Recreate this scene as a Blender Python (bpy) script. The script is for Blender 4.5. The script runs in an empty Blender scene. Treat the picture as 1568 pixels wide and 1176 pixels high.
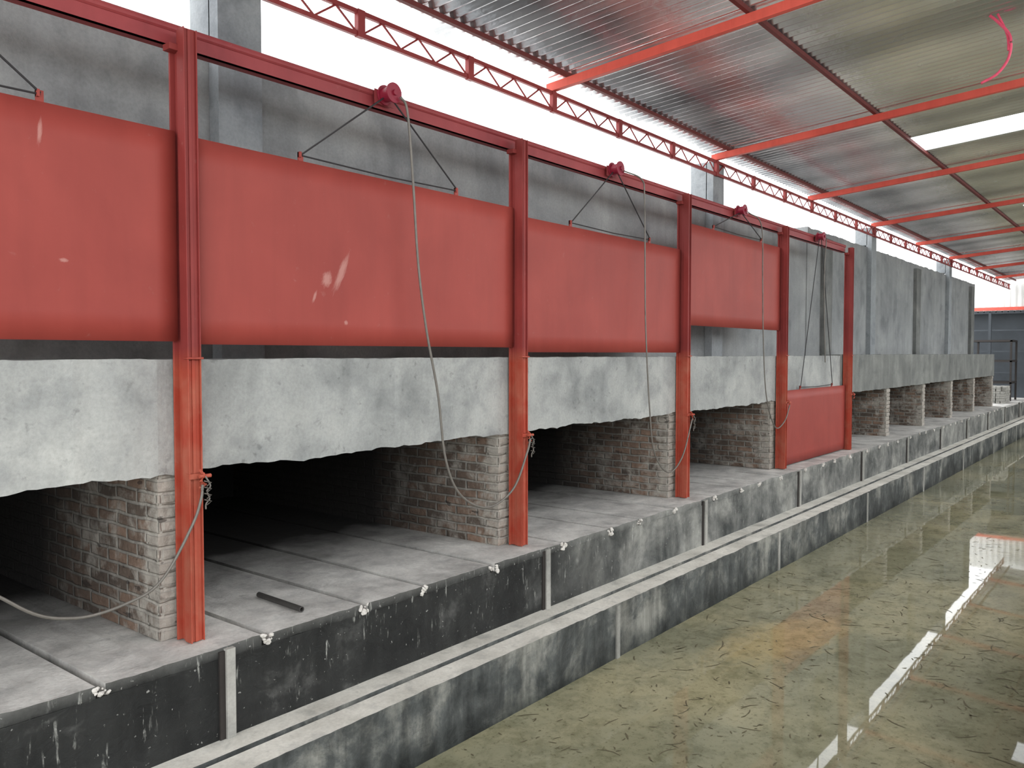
import bpy, bmesh, math, random
from mathutils import Vector, noise
random.seed(4)
scene = bpy.context.scene
scene.view_settings.view_transform = 'Standard'

# ------------------------------------------------------------ materials
def lin(c):
    return tuple((x/255.0)/12.92 if x/255.0 <= 0.04045 else ((x/255.0+0.055)/1.055)**2.4 for x in c) + (1,)

class M:
    def __init__(s, name):
        s.m = bpy.data.materials.new(name); s.m.use_nodes = True
        s.nt = s.m.node_tree; s.n = s.nt.nodes; s.l = s.nt.links
        s.b = s.n['Principled BSDF']
        s.pos = s.n.new('ShaderNodeNewGeometry').outputs['Position']
    def map(s, sc=(1,1,1), loc=(0,0,0), src=None, rot=(0,0,0)):
        m = s.n.new('ShaderNodeMapping'); m.inputs['Scale'].default_value = sc
        m.inputs['Location'].default_value = loc; m.inputs['Rotation'].default_value = rot
        s.l.new(src or s.pos, m.inputs['Vector']); return m.outputs[0]
    def noise(s, scale, detail=6, rough=.6, dist=0, vec=None):
        t = s.n.new('ShaderNodeTexNoise'); t.inputs['Scale'].default_value = scale
        t.inputs['Detail'].default_value = detail; t.inputs['Roughness'].default_value = rough
        t.inputs['Distortion'].default_value = dist
        s.l.new(vec or s.pos, t.inputs['Vector']); return t.outputs[0]
    def ramp(s, fac, stops, interp='LINEAR'):
        r = s.n.new('ShaderNodeValToRGB'); e = r.color_ramp.elements; r.color_ramp.interpolation = interp
        while len(e) < len(stops): e.new(.5)
        for i, (p, c) in enumerate(stops):
            e[i].position = p
            e[i].color = c if len(c) == 4 else lin(c)
        s.l.new(fac, r.inputs[0]); return r.outputs[0]
    def mix(s, fac, a, b, mode='MIX'):
        x = s.n.new('ShaderNodeMix'); x.data_type = 'RGBA'; x.blend_type = mode
        if isinstance(fac, (int, float)): x.inputs[0].default_value = fac
        else: s.l.new(fac, x.inputs[0])
        for v, i in ((a, 6), (b, 7)):
            if isinstance(v, tuple): x.inputs[i].default_value = v if len(v) == 4 else lin(v)
            else: s.l.new(v, x.inputs[i])
        return x.outputs[2]
    def math(s, op, a, b=0, clamp=False):
        x = s.n.new('ShaderNodeMath'); x.operation = op; x.use_clamp = clamp
        for v, i in ((a, 0), (b, 1)):
            if isinstance(v, (int, float)): x.inputs[i].default_value = v
            else: s.l.new(v, x.inputs[i])
        return x.outputs[0]
    def xyz(s):
        x = s.n.new('ShaderNodeSeparateXYZ'); s.l.new(s.pos, x.inputs[0]); return x.outputs
    def blob(s, a, b, ca, cb, la, lb, rot=0):
        """soft elliptical mask on two position components, edge broken by noise"""
        c = s.n.new('ShaderNodeCombineXYZ')
        s.l.new(s.math('SUBTRACT', a, ca), c.inputs[0]); s.l.new(s.math('SUBTRACT', b, cb), c.inputs[1])
        v = s.map((1,1,1), (0,0,0), c.outputs[0], (0,0,rot))
        v = s.map((1/la,1/lb,1), (0,0,0), v)
        ln = s.n.new('ShaderNodeVectorMath'); ln.operation = 'LENGTH'; s.l.new(v, ln.inputs[0])
        d = s.math('SUBTRACT', 1, ln.outputs['Value'], True)
        nn = s.noise(3, 6, .7, 0, v)
        return s.math('MULTIPLY', s.math('SUBTRACT', s.math('ADD', d, nn), .85), 2.5, True)
    def bump(s, h, strength=.3, dist=.02):
        x = s.n.new('ShaderNodeBump'); x.inputs['Strength'].default_value = strength
        x.inputs['Distance'].default_value = dist
        s.l.new(h, x.inputs['Height']); s.l.new(x.outputs[0], s.b.inputs['Normal'])
    def out(s, col, rough=.8, metal=0, spec=.3):
        if isinstance(col, tuple): s.b.inputs['Base Color'].default_value = col if len(col) == 4 else lin(col)
        else: s.l.new(col, s.b.inputs['Base Color'])
        if isinstance(rough, (int, float)): s.b.inputs['Roughness'].default_value = rough
        else: s.l.new(rough, s.b.inputs['Roughness'])
        s.b.inputs['Metallic'].default_value = metal
        s.b.inputs['Specular IOR Level'].default_value = spec
        return s.m

W = (1,1,1,1); K = (0,0,0,1)
def concrete(name, dark, mid, light, scale=.9, streak=.35, bump=.35, seed=0, patch=.55, depth_shade=None, pits=0, pr=(.54,.66)):
    k = M(name)
    v = k.map((1,1,1), (seed,seed*2,seed))
    base = k.ramp(k.noise(scale, 8, .62, .3, v), [(.3, dark), (.5, mid), (.7, light)])
    patches = k.ramp(k.noise(scale*2.4, 5, .55, .3, v), [(pr[0], W), (pr[1], (.62,.63,.65,1))])
    col = k.mix(patch, base, patches, 'MULTIPLY')
    if streak:
        st = k.ramp(k.noise(1, 5, .6, .3, k.map((5,5,.5), (seed,0,0))), [(.35, (.55,.55,.55,1)), (.6, W)])
        col = k.mix(streak, col, st, 'MULTIPLY')
    fine = k.noise(45, 6, .7, 0)
    col = k.mix(.35, col, k.ramp(fine, [(.35, (.6,.6,.6,1)), (.6, W)]), 'MULTIPLY')
    if pits:
        pt = k.ramp(k.noise(13, 4, .6, .2, v), [(.62, W), (.72, (.45,.45,.45,1))])
        col = k.mix(pits, col, pt, 'MULTIPLY')
    if depth_shade:
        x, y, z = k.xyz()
        f = k.math('MULTIPLY', k.math('SUBTRACT', k.math('ADD', y, k.math('MULTIPLY', k.noise(2, 4), .8)), depth_shade[0]+.4), depth_shade[1], True)  # chamber light falloff painted into the colour, darker with depth
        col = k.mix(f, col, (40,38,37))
    h = k.math('ADD', k.noise(5, 8, .6, .4, v), k.math('MULTIPLY', fine, .25))
    k.bump(h, bump, .03)
    return k.out(col, .85)

m_wall = concrete('grey_render', (118,121,123), (142,145,146), (164,167,166), .8, .3)
m_wallfar = concrete('rough_grey_render', (95,98,97), (122,124,122), (146,148,144), 1.2, .5, .5, 3)
m_lintel = concrete('limewashed_render', (134,136,135), (166,168,166), (188,189,185), 1.3, .25, .45, 7, .75, None, .5, (.5,.70))
m_lintelfar = concrete('grey_lintel_render', (108,110,108), (128,130,127), (150,152,147), 1.3, .4, .4, 9)
m_column = concrete('column_concrete', (126,131,135), (146,151,154), (164,169,171), 1.4, .3, .3, 5)
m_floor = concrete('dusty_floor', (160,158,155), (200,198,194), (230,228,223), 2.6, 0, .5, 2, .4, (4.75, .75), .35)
m_interior = concrete('shaded_interior_render', (22,22,23), (30,30,31), (40,40,40), 1.6, .2, .4, 8)  # near-black lining, deep chamber shade put into its colour
m_kilntop = concrete('kiln_top_reflector', (190,190,186), (215,214,210), (230,229,225), 1.0, 0, .4, 8, .2)  # unseen kiln top, whitened to reflect brightness onto the roof underside
m_ledge = concrete('cream_ledge_concrete', (184,181,172), (208,205,196), (226,223,214), 2.4, 0, .35, 4, .5, None, .4)

def tar_wall():
    k = M('tarred_concrete')
    x, y, z = k.xyz()
    n = k.noise(1.1, 6, .6, .8)
    t = k.math('ADD', k.math('MULTIPLY', k.math('SUBTRACT', x, 5.4), .5), k.math('MULTIPLY', k.math('SUBTRACT', n, .5), 2.0))
    t = k.math('MAXIMUM', t, 0, True)
    tar = k.ramp(k.noise(2.2, 7, .65, .3), [(.35, (28,29,29)), (.58, (46,47,46)), (.72, (92,92,90))])
    con = k.ramp(k.noise(1.8, 8, .68, .3), [(.34, (66,69,68)), (.5, (116,117,114)), (.66, (162,162,156))])
    col = k.mix(t, tar, con)
    st = k.ramp(k.noise(1, 5, .65, .2, k.map((8,8,1.2))), [(.36, (.45,.45,.45,1)), (.58, W)])
    col = k.mix(.5, col, st, 'MULTIPLY')
    drip = k.ramp(k.noise(1, 5, .65, .3, k.map((26,26,4))), [(.60, K), (.68, W)])
    top = k.ramp(k.math('ADD', k.noise(5, 5, .7, .3), k.math('MULTIPLY', z, .35)), [(.36, K), (.52, W)])
    dm = k.math('MULTIPLY', drip, top)
    col = k.mix(k.math('MULTIPLY', dm, .7), col, (175,176,170))
    dustt = k.math('MULTIPLY', k.math('ADD', k.math('MULTIPLY', k.math('ADD', z, .03), 14), k.noise(9, 5, .7)), 1, True)
    col = k.mix(k.math('MULTIPLY', dustt, .3), col, (150,150,146))
    spl = k.ramp(k.noise(30, 3, .6, 0), [(.66, K), (.70, W)])
    col = k.mix(k.math('MULTIPLY', spl, .5), col, (190,190,185))
    k.bump(k.noise(9, 8, .65, .8), .5, .03)
    return k.out(col, .65, 0, .25)
m_tar = tar_wall()

def low_wall():
    k = M('damp_trench_concrete')
    x, y, z = k.xyz()
    n = k.ramp(k.noise(1.5, 8, .7, .2), [(.36, (44,48,49)), (.5, (88,91,90)), (.64, (150,150,143))])
    damp = k.math('ADD', k.math('MULTIPLY', k.math('ADD', z, 1.0), 3.0), k.math('MULTIPLY', k.noise(3, 6, .6, .3), .7))
    col = k.mix(1, n, k.ramp(damp, [(.3, (.28,.30,.30,1)), (1.0, W)]), 'MULTIPLY')
    st = k.ramp(k.noise(1, 5, .65, .2, k.map((9,9,1.0))), [(.38, (.4,.4,.4,1)), (.6, W)])
    col = k.mix(.7, col, st, 'MULTIPLY')
    k.bump(k.noise(7, 8, .65, .8), .5, .03)
    return k.out(col, .6)
m_low = low_wall()

def brick():
    k = M('mortar_smeared_brick')
    x, y, z = k.xyz()
    c = k.n.new('ShaderNodeCombineXYZ')
    k.l.new(k.math('ADD', x, y), c.inputs[0]); k.l.new(z, c.inputs[1])
    wob = k.n.new('ShaderNodeVectorMath'); wob.operation = 'ADD'
    nn = k.n.new('ShaderNodeTexNoise'); nn.inputs['Scale'].default_value = 5; k.l.new(k.pos, nn.inputs['Vector'])
    sc = k.n.new('ShaderNodeVectorMath'); sc.operation = 'SCALE'; sc.inputs['Scale'].default_value = .03; k.l.new(nn.outputs['Color'], sc.inputs[0])
    k.l.new(c.outputs[0], wob.inputs[0]); k.l.new(sc.outputs[0], wob.inputs[1])
    b = k.n.new('ShaderNodeTexBrick'); k.l.new(wob.outputs[0], b.inputs['Vector'])
    b.inputs['Color1'].default_value = lin((96,86,78)); b.inputs['Color2'].default_value = lin((142,118,102))
    b.inputs['Mortar'].default_value = lin((144,140,133)); b.inputs['Scale'].default_value = 1
    b.inputs['Mortar Size'].default_value = .014; b.inputs['Mortar Smooth'].default_value = .6
    b.inputs['Brick Width'].default_value = .24; b.inputs['Row Height'].default_value = .078
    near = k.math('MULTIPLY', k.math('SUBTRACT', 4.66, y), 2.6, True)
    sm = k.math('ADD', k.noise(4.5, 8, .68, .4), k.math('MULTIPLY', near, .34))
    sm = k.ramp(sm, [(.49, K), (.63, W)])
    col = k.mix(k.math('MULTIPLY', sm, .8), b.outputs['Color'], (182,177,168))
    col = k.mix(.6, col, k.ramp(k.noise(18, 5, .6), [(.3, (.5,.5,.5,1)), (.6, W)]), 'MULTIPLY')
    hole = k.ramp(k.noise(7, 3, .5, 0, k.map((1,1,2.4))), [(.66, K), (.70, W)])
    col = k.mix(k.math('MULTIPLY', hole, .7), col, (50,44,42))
    depth_shade = k.math('MULTIPLY', k.math('SUBTRACT', y, 4.7), .75, True)  # bricks painted darker inwards to stand in for fading light
    col = k.mix(depth_shade, col, (38,36,35))
    h = k.math('ADD', k.math('MULTIPLY', b.outputs['Fac'], -.5), k.noise(12, 6, .6))
    k.bump(h, .8, .025)
    return k.out(col, .9)
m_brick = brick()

def paint(name, base, base2, lower=None, scuffs=(), rough=.45, spec=.3, grimef=.5):
    k = M(name)
    x, y, z = k.xyz()
    col = k.ramp(k.noise(1.3, 5, .55, .4), [(.35, base), (.65, base2)])
    if lower:
        f = k.math('ADD', k.math('MULTIPLY', k.math('SUBTRACT', 1.62, z), 8), k.noise(4, 3, .5))
        f = k.math('MULTIPLY', f, 1, True)
        lo = k.ramp(k.noise(5, 6, .6, .4), [(.4, lower), (.7, (172,94,75))])
        col = k.mix(f, col, lo)
    grime = k.ramp(k.noise(1, 4, .6, .2, k.map((7,7,.9))), [(.3, (.74,.72,.72,1)), (.55, W)])
    col = k.mix(grimef, col, grime, 'MULTIPLY')
    dust = k.ramp(k.noise(14, 4, .6, .2), [(.66, K), (.78, W)])
    col = k.mix(k.math('MULTIPLY', dust, .18), col, (185,145,135))
    for s_ in scuffs:
        col = k.mix(k.math('MULTIPLY', k.blob(x, z, *s_), .5), col, (200,155,146))
    k.bump(k.noise(3, 4, .5), .06, .02)
    return k.out(col, rough, 0, spec)
m_panel = paint('red_oxide_paint', (145,60,53), (157,68,60), None,
    [(3.62, 2.17, .05, .26, .45), (3.40, 2.0, .02, .08, .4), (3.66, 1.84, .03, .03, 0), (1.75, 2.72, .02, .12, .1), (1.85, 2.1, .04, .02, .0), (3.5, 2.12, .07, .10, .45)], .55, .3, .3)
m_post = paint('red_post_paint', (124,50,48), (146,61,58), (164,66,49), [], .58, .25)
m_rail = paint('red_rail_paint', (132,52,56), (154,66,68), None, [], .5)
m_roofred = paint('red_oxide_roof_steel', (200,80,68), (218,96,82), None, [], .5)
m_truss = paint('dark_red_truss_paint', (125,44,46), (146,58,56), None, [], .5)

def simple(name, c, r=.6, metal=0, sc=20, var=.3):
    k = M(name)
    col = k.mix(var, c, k.ramp(k.noise(sc, 4), [(.3, (.4,.4,.4,1)), (.65, W)]), 'MULTIPLY')
    return k.out(col, r, metal)
m_cable = simple('grey_steel_cable', (120,116,110), .5, .3)
m_wire = simple('dark_wire', (48,46,48), .5)
m_iron = simple('rusty_iron', (62,58,56), .6, .3)
m_tube = simple('dull_grey_steel', (84,82,80), .5, .3)
m_purlin = simple('dark_purlin_steel', (110,50,48), .6)
m_pulley = simple('crimson_pulley_paint', (140,36,56), .4)
m_pink = simple('pink_plastic_rope', (235,90,120), .5)
m_white = simple('crumbly_white_mortar', (212,208,202), .9)
m_leaf = simple('soggy_debris', (92,86,66), .8)
m_dark = simple('dark_shed_cladding', (66,71,76), .7, 0, 3)
m_outside = simple('end_gable_sheet', (226,226,224), .6, 0, 2, .1)
m_bank = concrete('bank_concrete', (130,130,125), (160,159,153), (180,178,172), 1.2, 0, .3, 6)

def roofm():
    k = M('galvanised_sheet')
    sheets = k.noise(1, 0, .5, 0, k.map((1.25,.01,.01)))
    cl = k.noise(.9, 4, .5, .4)
    col = k.ramp(k.math('ADD', k.math('MULTIPLY', sheets, .6), k.math('MULTIPLY', cl, .4)), [(.38, (188,189,192)), (.60, (248,248,249))])
    r = k.ramp(k.noise(2.5, 3, .5), [(.3, (.17,.17,.17,1)), (.7, (.28,.28,.28,1))])
    k.bump(k.noise(1, 4, .6, .3, k.map((7,2.5,4))), .3, .02)
    return k.out(col, r, .88, .5)
m_roof = roofm()
def skym():
    m = bpy.data.materials.new('translucent_skylight_sheet'); m.use_nodes = True
    n = m.node_tree.nodes; l = m.node_tree.links; n.clear()
    o = n.new('ShaderNodeOutputMaterial'); a = n.new('ShaderNodeBsdfTransparent'); b = n.new('ShaderNodeBsdfTranslucent')
    no = n.new('ShaderNodeTexNoise'); no.inputs['Scale'].default_value = 4
    r = n.new('ShaderNodeValToRGB'); r.color_ramp.elements[0].color = (.75,.78,.78,1); r.color_ramp.elements[1].color = (1,1,1,1)
    l.new(no.outputs[0], r.inputs[0]); l.new(r.outputs[0], a.inputs[0]); b.inputs[0].default_value = (.9,.92,.92,1)
    x = n.new('ShaderNodeMixShader'); x.inputs[0].default_value = .4
    l.new(a.outputs[0], x.inputs[1]); l.new(b.outputs[0], x.inputs[2]); l.new(x.outputs[0], o.inputs[0]); return m
m_sky = skym()

def waterm():
    k = M('murky_water')
    x, y, z = k.xyz()
    c1 = k.ramp(k.noise(.6, 5, .55, .3), [(.32, (114,114,92)), (.5, (136,134,110)), (.66, (156,150,120))])
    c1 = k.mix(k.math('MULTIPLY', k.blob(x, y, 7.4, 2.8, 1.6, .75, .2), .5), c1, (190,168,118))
    c2 = k.ramp(k.noise(4.5, 9, .75, .3), [(.38, (.52,.53,.48,1)), (.54, W)])
    col = k.mix(.65, c1, c2, 'MULTIPLY')
    sp = k.ramp(k.noise(22, 6, .75, .2), [(.55, W), (.65, (.45,.43,.38,1))])
    col = k.mix(.7, col, sp, 'MULTIPLY')
    k.bump(k.noise(1.4, 2, .5), .012, .05)
    m = k.out(col, .022, 0, .5); k.b.inputs['IOR'].default_value = 1.33
    return m
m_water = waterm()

# ------------------------------------------------------------ geometry helpers
def obj(name, bm, mats, parent=None, smooth=False, bevel=0):
    me = bpy.data.meshes.new(name); bm.normal_update(); bm.to_mesh(me); bm.free()
    for m in (mats if isinstance(mats, (list, tuple)) else [mats]): me.materials.append(m)
    if smooth:
        for p in me.polygons: p.use_smooth = True
    o = bpy.data.objects.new(name, me); scene.collection.objects.link(o)
    if parent: o.parent = parent
    if bevel:
        b = o.modifiers.new('bevel', 'BEVEL'); b.width = bevel; b.segments = 2; b.limit_method = 'ANGLE'
    return o
def empty(name, loc=(0,0,0)):
    e = bpy.data.objects.new(name, None); e.empty_display_size = .2; scene.collection.objects.link(e); return e
def box(bm, x0,x1,y0,y1,z0,z1, mi=0):
    v = [bm.verts.new((x,y,z)) for x in (x0,x1) for y in (y0,y1) for z in (z0,z1)]
    for f in ((0,1,3,2),(4,6,7,5),(0,4,5,1),(2,3,7,6),(0,2,6,4),(1,5,7,3)):
        fc = bm.faces.new([v[i] for i in f]); fc.material_index = mi
def rough_box(bm, x0,x1,y0,y1,z0,z1, step=.07, jb=.012, jt=.004, jf=.006, fmi=0, seed=0):
    """long box along X whose front edges wander like hand-trowelled concrete"""
    n = max(2, int((x1-x0)/step)); rings = []
    def nz(x, s): return noise.noise(Vector((x*3.1, s*7.7+seed, 0)))*.7 + noise.noise(Vector((x*13, s*3.3+seed, 5)))*.5
    for i in range(n+1):
        x = x0+(x1-x0)*i/n
        yf = y0+nz(x, 1)*jf
        rings.append([bm.verts.new(p) for p in ((x, yf, z0+nz(x,2)*jb), (x, yf+nz(x,5)*jf, z1+nz(x,3)*jt), (x, y1, z1), (x, y1, z0))])
    for a, b in zip(rings, rings[1:]):
        for i in range(4):
            j = (i+1) % 4; f = bm.faces.new((a[i], b[i], b[j], a[j]))
            if i == 0: f.material_index = fmi
    bm.faces.new(rings[0]); bm.faces.new(rings[-1][::-1])
def tube(bm, pts, r, seg=8):
    pts = [Vector(p) for p in pts]; rings = []
    for i, p in enumerate(pts):
        d = (pts[min(i+1, len(pts)-1)]-pts[max(i-1, 0)]).normalized()
        u = d.cross(Vector((0,0,1)))
        if u.length < .05: u = d.cross(Vector((0,1,0)))
        u.normalize(); w = d.cross(u).normalized()
        rings.append([bm.verts.new(p+(u*math.cos(2*math.pi*k/seg)+w*math.sin(2*math.pi*k/seg))*r) for k in range(seg)])
    for a, b in zip(rings, rings[1:]):
        for k in range(seg): bm.faces.new((a[k], a[(k+1)%seg], b[(k+1)%seg], b[k]))
    bm.faces.new(rings[0][::-1]); bm.faces.new(rings[-1])
def spline(pts, n=8):
    P = [Vector(p) for p in pts]; P = [2*P[0]-P[1]]+P+[2*P[-1]-P[-2]]; o = []
    for i in range(1, len(P)-2):
        for k in range(n):
            t = k/n; a,b,c,d = P[i-1:i+3]
            o.append(.5*((2*b)+(c-a)*t+(2*a-5*b+4*c-d)*t*t+(3*b-a-3*c+d)*t**3))
    o.append(P[-2]); return o
def cyl(bm, c, axis, r, h, seg=24):
    c = Vector(c); a = Vector(axis).normalized(); tube(bm, [c-a*h/2, c+a*h/2], r, seg)

P0, SP = -0.51, 3.0            # posts / piers every 3 m
posts = [P0+SP*i+.01*i for i in range(6)]
piers = [P0+SP*i for i in range(-1, 11)]
KX0, KX1 = -3.63, 29.61
KY1 = 8.6

# ------------------------------------------------------------ kiln body
kiln = empty('brick_kiln')
for i, x in enumerate(piers):
    bm = bmesh.new(); rough_box(bm, x-.12, x+.12, 4.45, KY1-.2, 0.002, .97, .03, 0, 0, .016, seed=i)
    for q in range(12):
        zz = .078*q+.01
        d = random.uniform(.0, .014); e = random.uniform(0, .012)
        box(bm, x-.12-e, x+.12+e*.5, 4.45-d, 4.60, zz, zz+.064)
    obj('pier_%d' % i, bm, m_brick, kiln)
bm = bmesh.new(); rough_box(bm, KX0, 14.37, 4.42, 4.72, .955, 1.6, .045, .03, .012, .010)
obj('lintel_near', bm, m_lintel, kiln)
bm = bmesh.new(); rough_box(bm, 14.37, KX1, 4.42, 4.72, .955, 1.62, .06, .02, .012, .010, seed=4)
obj('lintel_far', bm, m_lintelfar, kiln)
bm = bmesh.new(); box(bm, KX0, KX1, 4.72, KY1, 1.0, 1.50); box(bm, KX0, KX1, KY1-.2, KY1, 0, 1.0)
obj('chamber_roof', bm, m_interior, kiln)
bm = bmesh.new(); rough_box(bm, KX0, KX1, 4.73, KY1, 1.50, 1.56, .3, 0, 0, 0)
obj('top_slab', bm, m_kilntop, kiln)
bm = bmesh.new(); rough_box(bm, KX0, 14.4, 5.02, 5.26, 1.55, 3.56, .1, 0, .015, .012); rough_box(bm, 14.4, KX1, 5.0, 5.26, 1.55, 3.82, .1, 0, .03, .012)
obj('wall_left', bm, m_wall, kiln)
for x in (15.3, 22.0, 28.9):
    bm = bmesh.new(); rough_box(bm, x-.2, x+.2, 4.92, 5.02, 1.6, 3.7, .06, 0, 0, .008, seed=x)
    obj('wall_pilaster', bm, m_wallfar, kiln)

TZ = 4.23
cols = [-4.28, 3.23, 10.62, 18.07, 25.52]
for i, x in enumerate(cols):
    bm = bmesh.new()
    rough_box(bm, x-.165, x+.165, 4.905, 5.015, 1.565, TZ-.012, .05, 0, 0, .005, seed=i*3)
    box(bm, x-.165, x+.165, 5.012, 5.016, 1.565, TZ-.012)
    box(bm, x-.165, x+.165, 5.0, 5.24, 3.86 if i > 2 else 3.6, TZ-.012)
    obj('concrete_column', bm, m_column, None, False, .004)

# ------------------------------------------------------------ chamber floor with rail grooves
grooves = []
for p in [P0+SP*i for i in range(-1, 10)]:
    grooves += [p+.33, p+1.08, p+1.63, p+2.38]
bm = bmesh.new(); prev = KX0
for i, g in enumerate(grooves+[KX1+.025]):
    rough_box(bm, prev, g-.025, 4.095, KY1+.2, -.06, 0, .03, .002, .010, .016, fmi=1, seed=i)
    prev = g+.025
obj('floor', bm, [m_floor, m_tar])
trench = empty('trench_kerb')
bm = bmesh.new(); rough_box(bm, KX0, 35.9, 4.10, 9.6, -.54, -.062, .1, 0, 0, .006)
obj('retaining_wall', bm, m_tar, trench)
bm = bmesh.new()
def lump(c, r, s=.9):
    res = bmesh.ops.create_icosphere(bm, subdivisions=2, radius=r)
    for v in res['verts']:
        v.co = c+v.co*(1+s*noise.noise(v.co*60+c*9))
for g in grooves:
    for k in range(10):
        lump(Vector((g+random.uniform(-.04,.04), 4.090+random.uniform(-.008,.010), -.03+random.uniform(-.025,.025))), random.uniform(.005, .017))
obj('mortar_lumps', bm, m_white, trench)
for i in range(0, 12):
    x = P0+SP*i+.06
    bm = bmesh.new(); rough_box(bm, x, x+.055, 4.07, 4.12, -.52, -.01, .02, 0, 0, .004, seed=i); box(bm, x-.035, x, 4.085, 4.11, -.52, -.02, 1)
    obj('wall_joint_fillet', bm, [m_bank, m_iron], trench)
bm = bmesh.new()
rough_box(bm, KX0, 35.9, 3.93, 4.12, -.60, -.515, .12, 0, .003, .004, fmi=1)
rough_box(bm, KX0, 35.9, 3.900, 3.935, -.60, -.56, .2, 0, 0, 0, fmi=1)
rough_box(bm, KX0, 35.9, 3.713, 3.902, -.60, -.528, .05, .004, .008, .012, fmi=1)
obj('ledge', bm, [m_ledge, m_low], trench)
bm = bmesh.new(); rough_box(bm, KX0, 35.9, 3.716, 4.12, -1.25, -.598, .1, 0, 0, .005)
obj('trench_wall', bm, m_low, trench)
for x in (2.35, 6.07, 9.8, 13.5, 17.2, 21, 25, 29):
    bm = bmesh.new(); rough_box(bm, x, x+.05, 3.702, 3.73, -1.1, -.54, .02, 0, 0, .003, seed=x)
    obj('trench_wall_fillet', bm, m_bank, trench)
bm = bmesh.new(); box(bm, KX0, 35.9, .3, 3.72, -1.3, -1.06)
obj('trench_bottom', bm, m_bank, trench)
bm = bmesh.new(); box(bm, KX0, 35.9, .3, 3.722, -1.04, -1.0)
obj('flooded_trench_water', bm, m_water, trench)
bm = bmesh.new(); box(bm, KX0, 35.9, -7.5, .3, -1.3, 0)
obj('floor_bank', bm, m_bank)
bm = bmesh.new(); box(bm, KX1+.01, 35.9, 4.12, 9.6, -.06, 0.0)
obj('floor_end', bm, m_floor)

bm = bmesh.new()
for _ in range(3000):
    x = random.uniform(3.5, 24); y = random.uniform(.5, 3.65)
    if noise.noise(Vector((x*.6, y*.9, 3))) < .0 and random.random() < .6: continue
    a = random.uniform(0, 6.28); L = random.choice((.012,.016,.02,.02,.03,.03,.05,.08)); w = random.uniform(.002,.005)
    cxy = Vector((math.cos(a), math.sin(a), 0)); n_ = Vector((-cxy.y, cxy.x, 0)); bend = random.uniform(-.3,.3)*L
    c = Vector((x, y, -.998)); ps = []
    for s in (-1,-.4,.3,1): ps.append((c+cxy*L*s+n_*(bend*(1-s*s)), w*(1-.8*s*s)+.002))
    up = [bm.verts.new(p+n_*q) for p, q in ps]; dn = [bm.verts.new(p-n_*q) for p, q in ps]
    for i in range(3): bm.faces.new((up[i], up[i+1], dn[i+1], dn[i]))
obj('floating_debris', bm, m_leaf, trench)

# ------------------------------------------------------------ steel posts
HT = 3.42
post_objs = []
for i, x in enumerate(posts):
    bm = bmesh.new()
    box(bm, x-.036, x+.036, 4.29, 4.355, 0.004, HT)
    box(bm, x-.026, x+.026, 4.355, 4.392, 0.004, HT-.10)
    box(bm, x-.055, x+.055, 4.392, 4.406, 0.004, HT-.10)
    box(bm, x-.043, x-.036, 4.268, 4.33, 0.004, HT)
    box(bm, x+.036, x+.043, 4.275, 4.33, 0.004, HT)
    box(bm, x-.010, x+.010, 4.284, 4.29, 0.004, HT)
    box(bm, x-.09, x+.02, 4.33, 4.40, HT-.12, HT-.085)
    box(bm, x-.05, x+.05, 4.262, 4.30, 1.6, 1.612)
    post = obj('steel_post', bm, m_post, None, False, .002); post_objs.append(post)
    bm = bmesh.new()
    box(bm, x-.048, x+.048, 4.262, 4.30, .93, .96)
    tube(bm, [(x+.01,4.255,.98),(x+.03,4.235,.95),(x+.0,4.23,.92),(x+.035,4.235,.90),(x-.0,4.24,.88)], .009)
    tube(bm, [(x+.0,4.24,.945),(x+.07,4.24,.945)], .011)
    obj('rope_clamp', bm, m_post, post)
    if 0 < i < 4:
        bm = bmesh.new()
        tube(bm, spline([(x+.03,4.235,.95),(x+.055,4.22,.89),(x+.035,4.225,.86),(x+.05,4.22,.82),(x+.03,4.225,.79),(x+.028,4.225,.76)], 5), .005)
        for k in range(4):
            z = .92-.035*k
            tube(bm, [(x+.02,4.225,z),(x+.055,4.21,z-.012),(x+.03,4.215,z-.03)], .004)
        obj('knotted_rope', bm, m_cable, post, True)

bm = bmesh.new()
b0 = HT-.075
box(bm, KX0, 14.56, 4.418, 4.48, b0, b0+.01); box(bm, KX0, 14.56, 4.418, 4.426, b0, b0+.12); box(bm, KX0, 14.56, 4.418, 4.48, b0+.112, b0+.12)
tube(bm, [(KX0,4.426,b0+.108),(14.56,4.426,b0+.108)], .024, 12)
beam = obj('hoist_beam', bm, m_rail)

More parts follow.
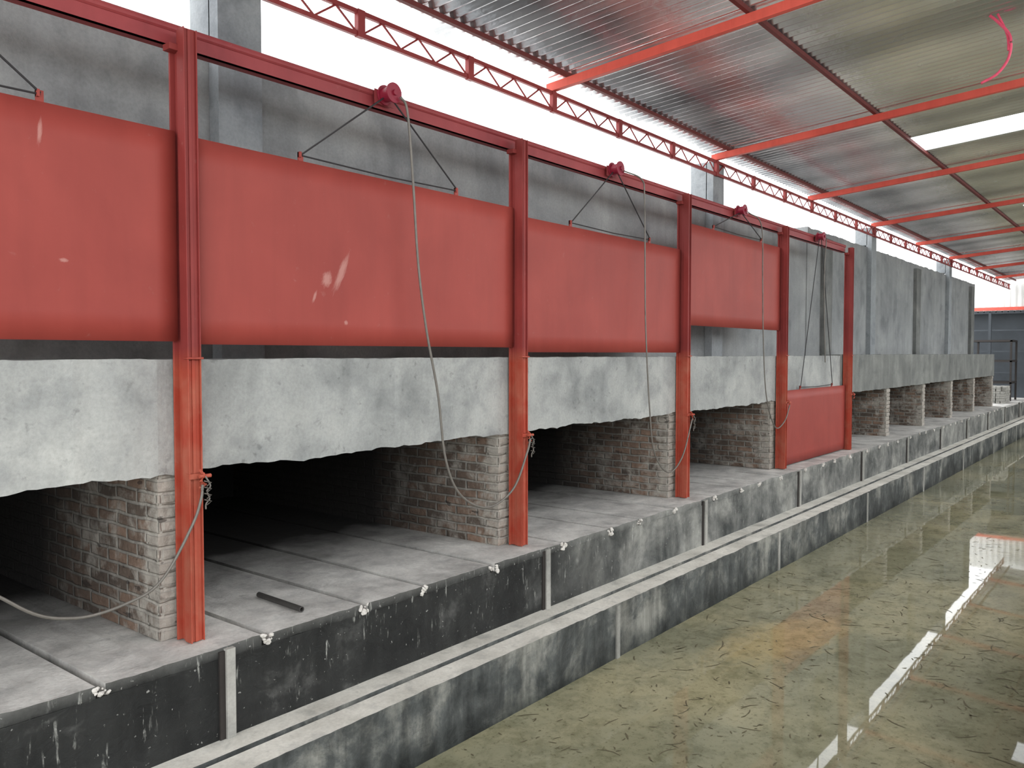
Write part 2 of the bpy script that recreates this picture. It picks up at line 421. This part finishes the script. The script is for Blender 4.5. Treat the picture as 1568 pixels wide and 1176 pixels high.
# ------------------------------------------------------------ doors
zs = [(1.70, 2.865), (1.685, 2.855), (1.645, 2.80), (1.96, 3.12), (.02, 1.10)]
for i, (z0, z1) in enumerate(zs):
    xa, xb = posts[i]+.046, posts[i+1]-.046; xc = (posts[i]+posts[i+1])/2+.03
    d = empty('kiln_door')
    bm = bmesh.new(); NX, NZ = 24, 8; g = []
    for a in range(NX+1):
        row = []
        for b in range(NZ+1):
            x = xa+(xb-xa)*a/NX; z = z0+(z1-z0)*b/NZ
            row.append(bm.verts.new((x, 4.366+.004*noise.noise(Vector((x*1.5, z*2, i))), z)))
        g.append(row)
    for a in range(NX):
        for b in range(NZ): bm.faces.new((g[a][b], g[a+1][b], g[a+1][b+1], g[a][b+1]))
    o = obj('panel', bm, m_panel, d, True)
    s = o.modifiers.new('thick', 'SOLIDIFY'); s.thickness = .006; s.offset = 0
    bm = bmesh.new()
    for zz in (z0, z1-.03): box(bm, xa, xb, 4.373, 4.386, zz, zz+.03)
    for xx in (xa, xc-.015, xb-.03): box(bm, xx, xx+.03, 4.373, 4.386, z0+.03, z1-.03)
    for sx in (-.73, .73):
        box(bm, xc+sx-.018, xc+sx+.018, 4.366, 4.378, z1-.01, z1+.055)
        box(bm, xc+sx-.018, xc+sx-.006, 4.35, 4.378, z1+.02, z1+.055)
    obj('frame_and_lugs', bm, m_panel, d)
    zt = HT+.025
    bm = bmesh.new()
    tube(bm, [(xc-.73,4.365,z1+.035),(xc,4.362,z1+.022),(xc+.73,4.365,z1+.035)], .0055)
    for sg in (-1, 1):
        tube(bm, [(xc+sg*.73,4.36,z1+.04),(xc+sg*.05,4.34,zt-.04)], .006)
    obj('sling', bm, m_wire, d)
    p = empty('hoist_pulley')
    bm = bmesh.new()
    cyl(bm, (xc,4.335,zt), (0,1,0), .05, .09); cyl(bm, (xc,4.285,zt), (0,1,0), .07, .014); cyl(bm, (xc,4.376,zt), (0,1,0), .07, .014)
    cyl(bm, (xc,4.272,zt), (0,1,0), .02, .02)
    obj('drum', bm, m_pulley, p, False, .002)
    bm = bmesh.new(); box(bm, xc-.09, xc+.09, 4.384, 4.388, zt-.07, zt+.03); box(bm, xc-.02, xc+.02, 4.388, 4.401, zt-.07, zt-.03)
    obj('bracket', bm, m_rail, p)

# ------------------------------------------------------------ hoist cables
cables = [
 ([(2.51,4.225,.90),(2.50,4.225,.82),(2.44,4.22,.68),(2.27,4.21,.435),(2.1,4.2,.35),(1.80,4.2,.33),(1.52,4.2,.47),(1.1,4.21,.95),(1.04,4.22,2.0),(1.03,4.25,3.4)], .008),
 ([(4.07,4.255,3.42),(4.13,4.25,3.33),(4.18,4.25,2.88),(4.23,4.25,2.28),(4.31,4.25,1.81),(4.42,4.24,1.33),(4.49,4.23,.843),(4.646,4.22,.555),(4.95,4.21,.42),(5.27,4.21,.525),(5.46,4.215,.80),(5.51,4.215,.92)], .009),
 ([(7.07,4.255,3.42),(7.40,4.25,3.39),(7.46,4.25,3.2),(7.48,4.25,2.4),(7.50,4.25,1.88),(7.57,4.24,1.08),(7.66,4.23,.6),(7.95,4.22,.36),(8.25,4.21,.50),(8.50,4.215,.91)], .008),
 ([(10.08,4.255,3.42),(10.5,4.25,3.3),(10.56,4.25,2.6),(10.6,4.25,1.9),(10.7,4.24,1.09),(11.0,4.23,.64),(11.3,4.21,.7),(11.50,4.215,.91)], .008),
 ([(13.09,4.255,3.42),(13.0,4.25,2.9),(13.02,4.25,2.2),(13.06,4.25,1.75),(13.12,4.26,1.5)], .008)]
for i, (pts, r) in enumerate(cables):
    bm = bmesh.new(); tube(bm, spline(pts, 10), r); obj('hoist_cable', bm, m_cable, post_objs[i+1], True)

bm = bmesh.new()
a, b = Vector((3.22,4.75,.022)), Vector((3.20,4.26,.022)); seg = 16; R = []
d = (b-a).normalized(); u = d.cross(Vector((0,0,1))).normalized(); w = Vector((0,0,1))
for p, r in ((a,.018),(b,.018),(b,.013),(a,.013)):
    R.append([bm.verts.new(p+(u*math.cos(6.2832*k/seg)+w*math.sin(6.2832*k/seg))*r) for k in range(seg)])
for q in range(4):
    A, B = R[q], R[(q+1)%4]
    for k in range(seg): bm.faces.new((A[k], A[(k+1)%seg], B[(k+1)%seg], B[k]))
obj('steel_tube', bm, m_tube)

# ------------------------------------------------------------ roof
SL = .08
YR = -1.6
def rz(y): return TZ+SL*(4.9-y)
roof = empty('roof_structure')
bm = bmesh.new(); TX0, TX1 = -4.4, 35.8
for z in (TZ-.2, TZ-.035):
    box(bm, TX0, TX1, 4.87, 4.90, z, z+.035)
xs = []; x = 3.0-1.25*6
while x < TX1:
    box(bm, x-.035, x+.035, 4.86, 4.903, TZ-.205, TZ); xs.append(x); x += 1.25
for x in xs:
    if x+1.25 > TX1: break
    n = 6
    for k in range(n):
        xa = x+.03+(1.19)*k/n; xb = x+.03+1.19*(k+1)/n
        za, zb = (TZ-.17, TZ-.03) if k % 2 == 0 else (TZ-.03, TZ-.17)
        tube(bm, [(xa,4.885,za),(xb,4.885,zb)], .009, 6)
obj('roof_truss', bm, m_truss, roof)
def sloped_y(bm, x0, x1, y0, y1, h0, h1):
    v = [bm.verts.new((x, y, rz(y)+h)) for x in (x0,x1) for y in (y0,y1) for h in (h0,h1)]
    for f in ((0,1,3,2),(4,6,7,5),(0,4,5,1),(2,3,7,6),(0,2,6,4),(1,5,7,3)): bm.faces.new([v[i] for i in f])
for k in range(-2, 10):
    x = 6.75+3.75*(k-1)
    if x > 35: continue
    bm = bmesh.new(); sloped_y(bm, x-.03, x+.03, YR, 4.95, .001, .085)
    obj('roof_rafter', bm, m_roofred, roof, False, .004)
for y in (4.7, 2.86, .8, -1.3):
    bm = bmesh.new(); z = rz(y)
    box(bm, TX0, TX1, y-.02, y+.02, z+.088, z+.128)
    obj('roof_purlin', bm, m_purlin, roof)
skl = [(5.15,6.05,1),(12.15,13.05,1),(19.2,20.1,2),(26.3,27.2,2)]     # x0, x1, first open strip
ys = [5.0, 2.86, 2.42, .4, YR-.1]
bm = bmesh.new(); bs = bmesh.new(); pitch = .125; sub = 10; AMP = .019
nx = int((TX1-TX0)/pitch*sub)
pr = None; prs = None
for i in range(nx+1):
    x = TX0+i*pitch/sub
    c = [bm.verts.new((x, y, rz(y)+.15+AMP*math.sin(2*math.pi*x/pitch))) for y in ys]
    first = [q for a, b, q in skl if a <= x <= b]
    if pr:
        for j in range(4):
            if first and first[0] <= j <= 2: continue
            bm.faces.new((pr[j], c[j], c[j+1], pr[j+1]))
    if first:
        s = [bs.verts.new((x, y, rz(y)+.15+AMP*math.sin(2*math.pi*x/pitch))) for y in (ys[first[0]], .4)]
        if prs: bs.faces.new((prs[0], s[0], s[1], prs[1]))
        prs = s
    else: prs = None
    pr = c
ceil = obj('ceiling', bm, m_roof, roof, True)
obj('skylight_sheets', bs, m_sky, roof, True)

# ------------------------------------------------------------ end gable and added light-blocking wall
bm = bmesh.new()
n = int(17/.2*6); pr = None
for i in range(n+1):
    y = -7+17*i/n; t = (i/6.0) % 1
    dx = .03 if t < .4 else (.0 if t > .55 else .03*(1-(t-.4)/.15))
    c = [bm.verts.new((36.0+dx, y, 3.2)), bm.verts.new((36.0+dx, y, max(4.6, rz(min(y,4.9))+.1)))]
    if pr: bm.faces.new((pr[0], c[0], c[1], pr[1]))
    pr = c
obj('wall_end', bm, m_outside)
bm = bmesh.new(); box(bm, 35.93, 35.99, -7, 10, 3.27, 3.39); obj('gable_beam', bm, m_roofred)
bm = bmesh.new(); box(bm, 36.5, 36.6, -7, 10, -1.3, 3.25); box(bm, 36.0, 36.6, -7, 10, 3.15, 3.25)
for k in range(14): box(bm, 35.97, 36.07, -7+k*1.25, -7+k*1.25+.09, 0, 3.2)
for z in (.9, 1.7, 2.5): box(bm, 36.0, 36.04, -7, 10, z, z+.05)
obj('wall_end_lower', bm, m_dark)
bm = bmesh.new()
for r_ in range(7):
    for c_ in range(5):
        for q in range(4):
            if r_ > 4 and (c_+q) % 3 == 0: continue
            x = 31.2+c_*.24+random.uniform(-.01,.01); y = 4.35+q*.13+random.uniform(-.01,.01)
            box(bm, x, x+.225, y, y+.115, r_*.08+.002, r_*.08+.075)
obj('brick_stack', bm, m_bank)
bm = bmesh.new()
for (x, y) in ((33.0,4.4),(33.0,5.6),(34.2,4.4),(34.2,5.6)): box(bm, x, x+.06, y, y+.06, 0.002, 2.1)
for z in (.6, 1.35, 2.05):
    box(bm, 33.0, 34.26, 4.4, 4.46, z, z+.05); box(bm, 33.0, 34.26, 5.6, 5.66, z, z+.05)
    box(bm, 33.0, 33.06, 4.4, 5.66, z, z+.05); box(bm, 34.2, 34.26, 4.4, 5.66, z, z+.05)
    box(bm, 33.02, 34.24, 4.42, 5.64, z+.05, z+.07)
obj('steel_rack', bm, m_iron)
bm = bmesh.new(); rough_box(bm, KX0, 35.9, -7.7, -7.5, 0, 3.2, .3, 0, .01, .01)
obj('light_block_wall', bm, m_bank)  # unseen wall, added to cut low sky light from the open side

bm = bmesh.new()
tube(bm, spline([(8.5,1.36,4.64),(8.5,1.29,4.56),(8.5,1.20,4.42),(8.5,1.205,4.245),(8.5,1.29,4.117),(8.5,1.42,4.056)], 8), .012)
tube(bm, spline([(8.5,1.30,4.64),(8.52,1.25,4.52),(8.52,1.22,4.42),(8.5,1.21,4.30)], 8), .010)
obj('pink_rope', bm, m_pink, roof, True)

# ------------------------------------------------------------ world, camera
w = bpy.data.worlds.new('overcast'); scene.world = w; w.use_nodes = True
n = w.node_tree.nodes; l = w.node_tree.links; bg = n['Background']
tc = n.new('ShaderNodeTexCoord'); sp = n.new('ShaderNodeSeparateXYZ'); l.new(tc.outputs['Generated'], sp.inputs[0])
r = n.new('ShaderNodeValToRGB'); l.new(sp.outputs[2], r.inputs[0])
r.color_ramp.elements[0].position = 0; r.color_ramp.elements[0].color = (.82,.82,.80,1)
r.color_ramp.elements[1].position = .06; r.color_ramp.elements[1].color = (.965,.985,1,1)
l.new(r.outputs[0], bg.inputs[0]); bg.inputs[1].default_value = 4.1

cam = bpy.data.cameras.new('camera'); co = bpy.data.objects.new('camera', cam); scene.collection.objects.link(co)
co.location = (0,0,1.63); co.rotation_euler = (math.radians(90-2.08), 0, math.radians(38.7-90))
cam.sensor_width = 36; cam.lens = 29.11; cam.clip_start = .05
scene.camera = co
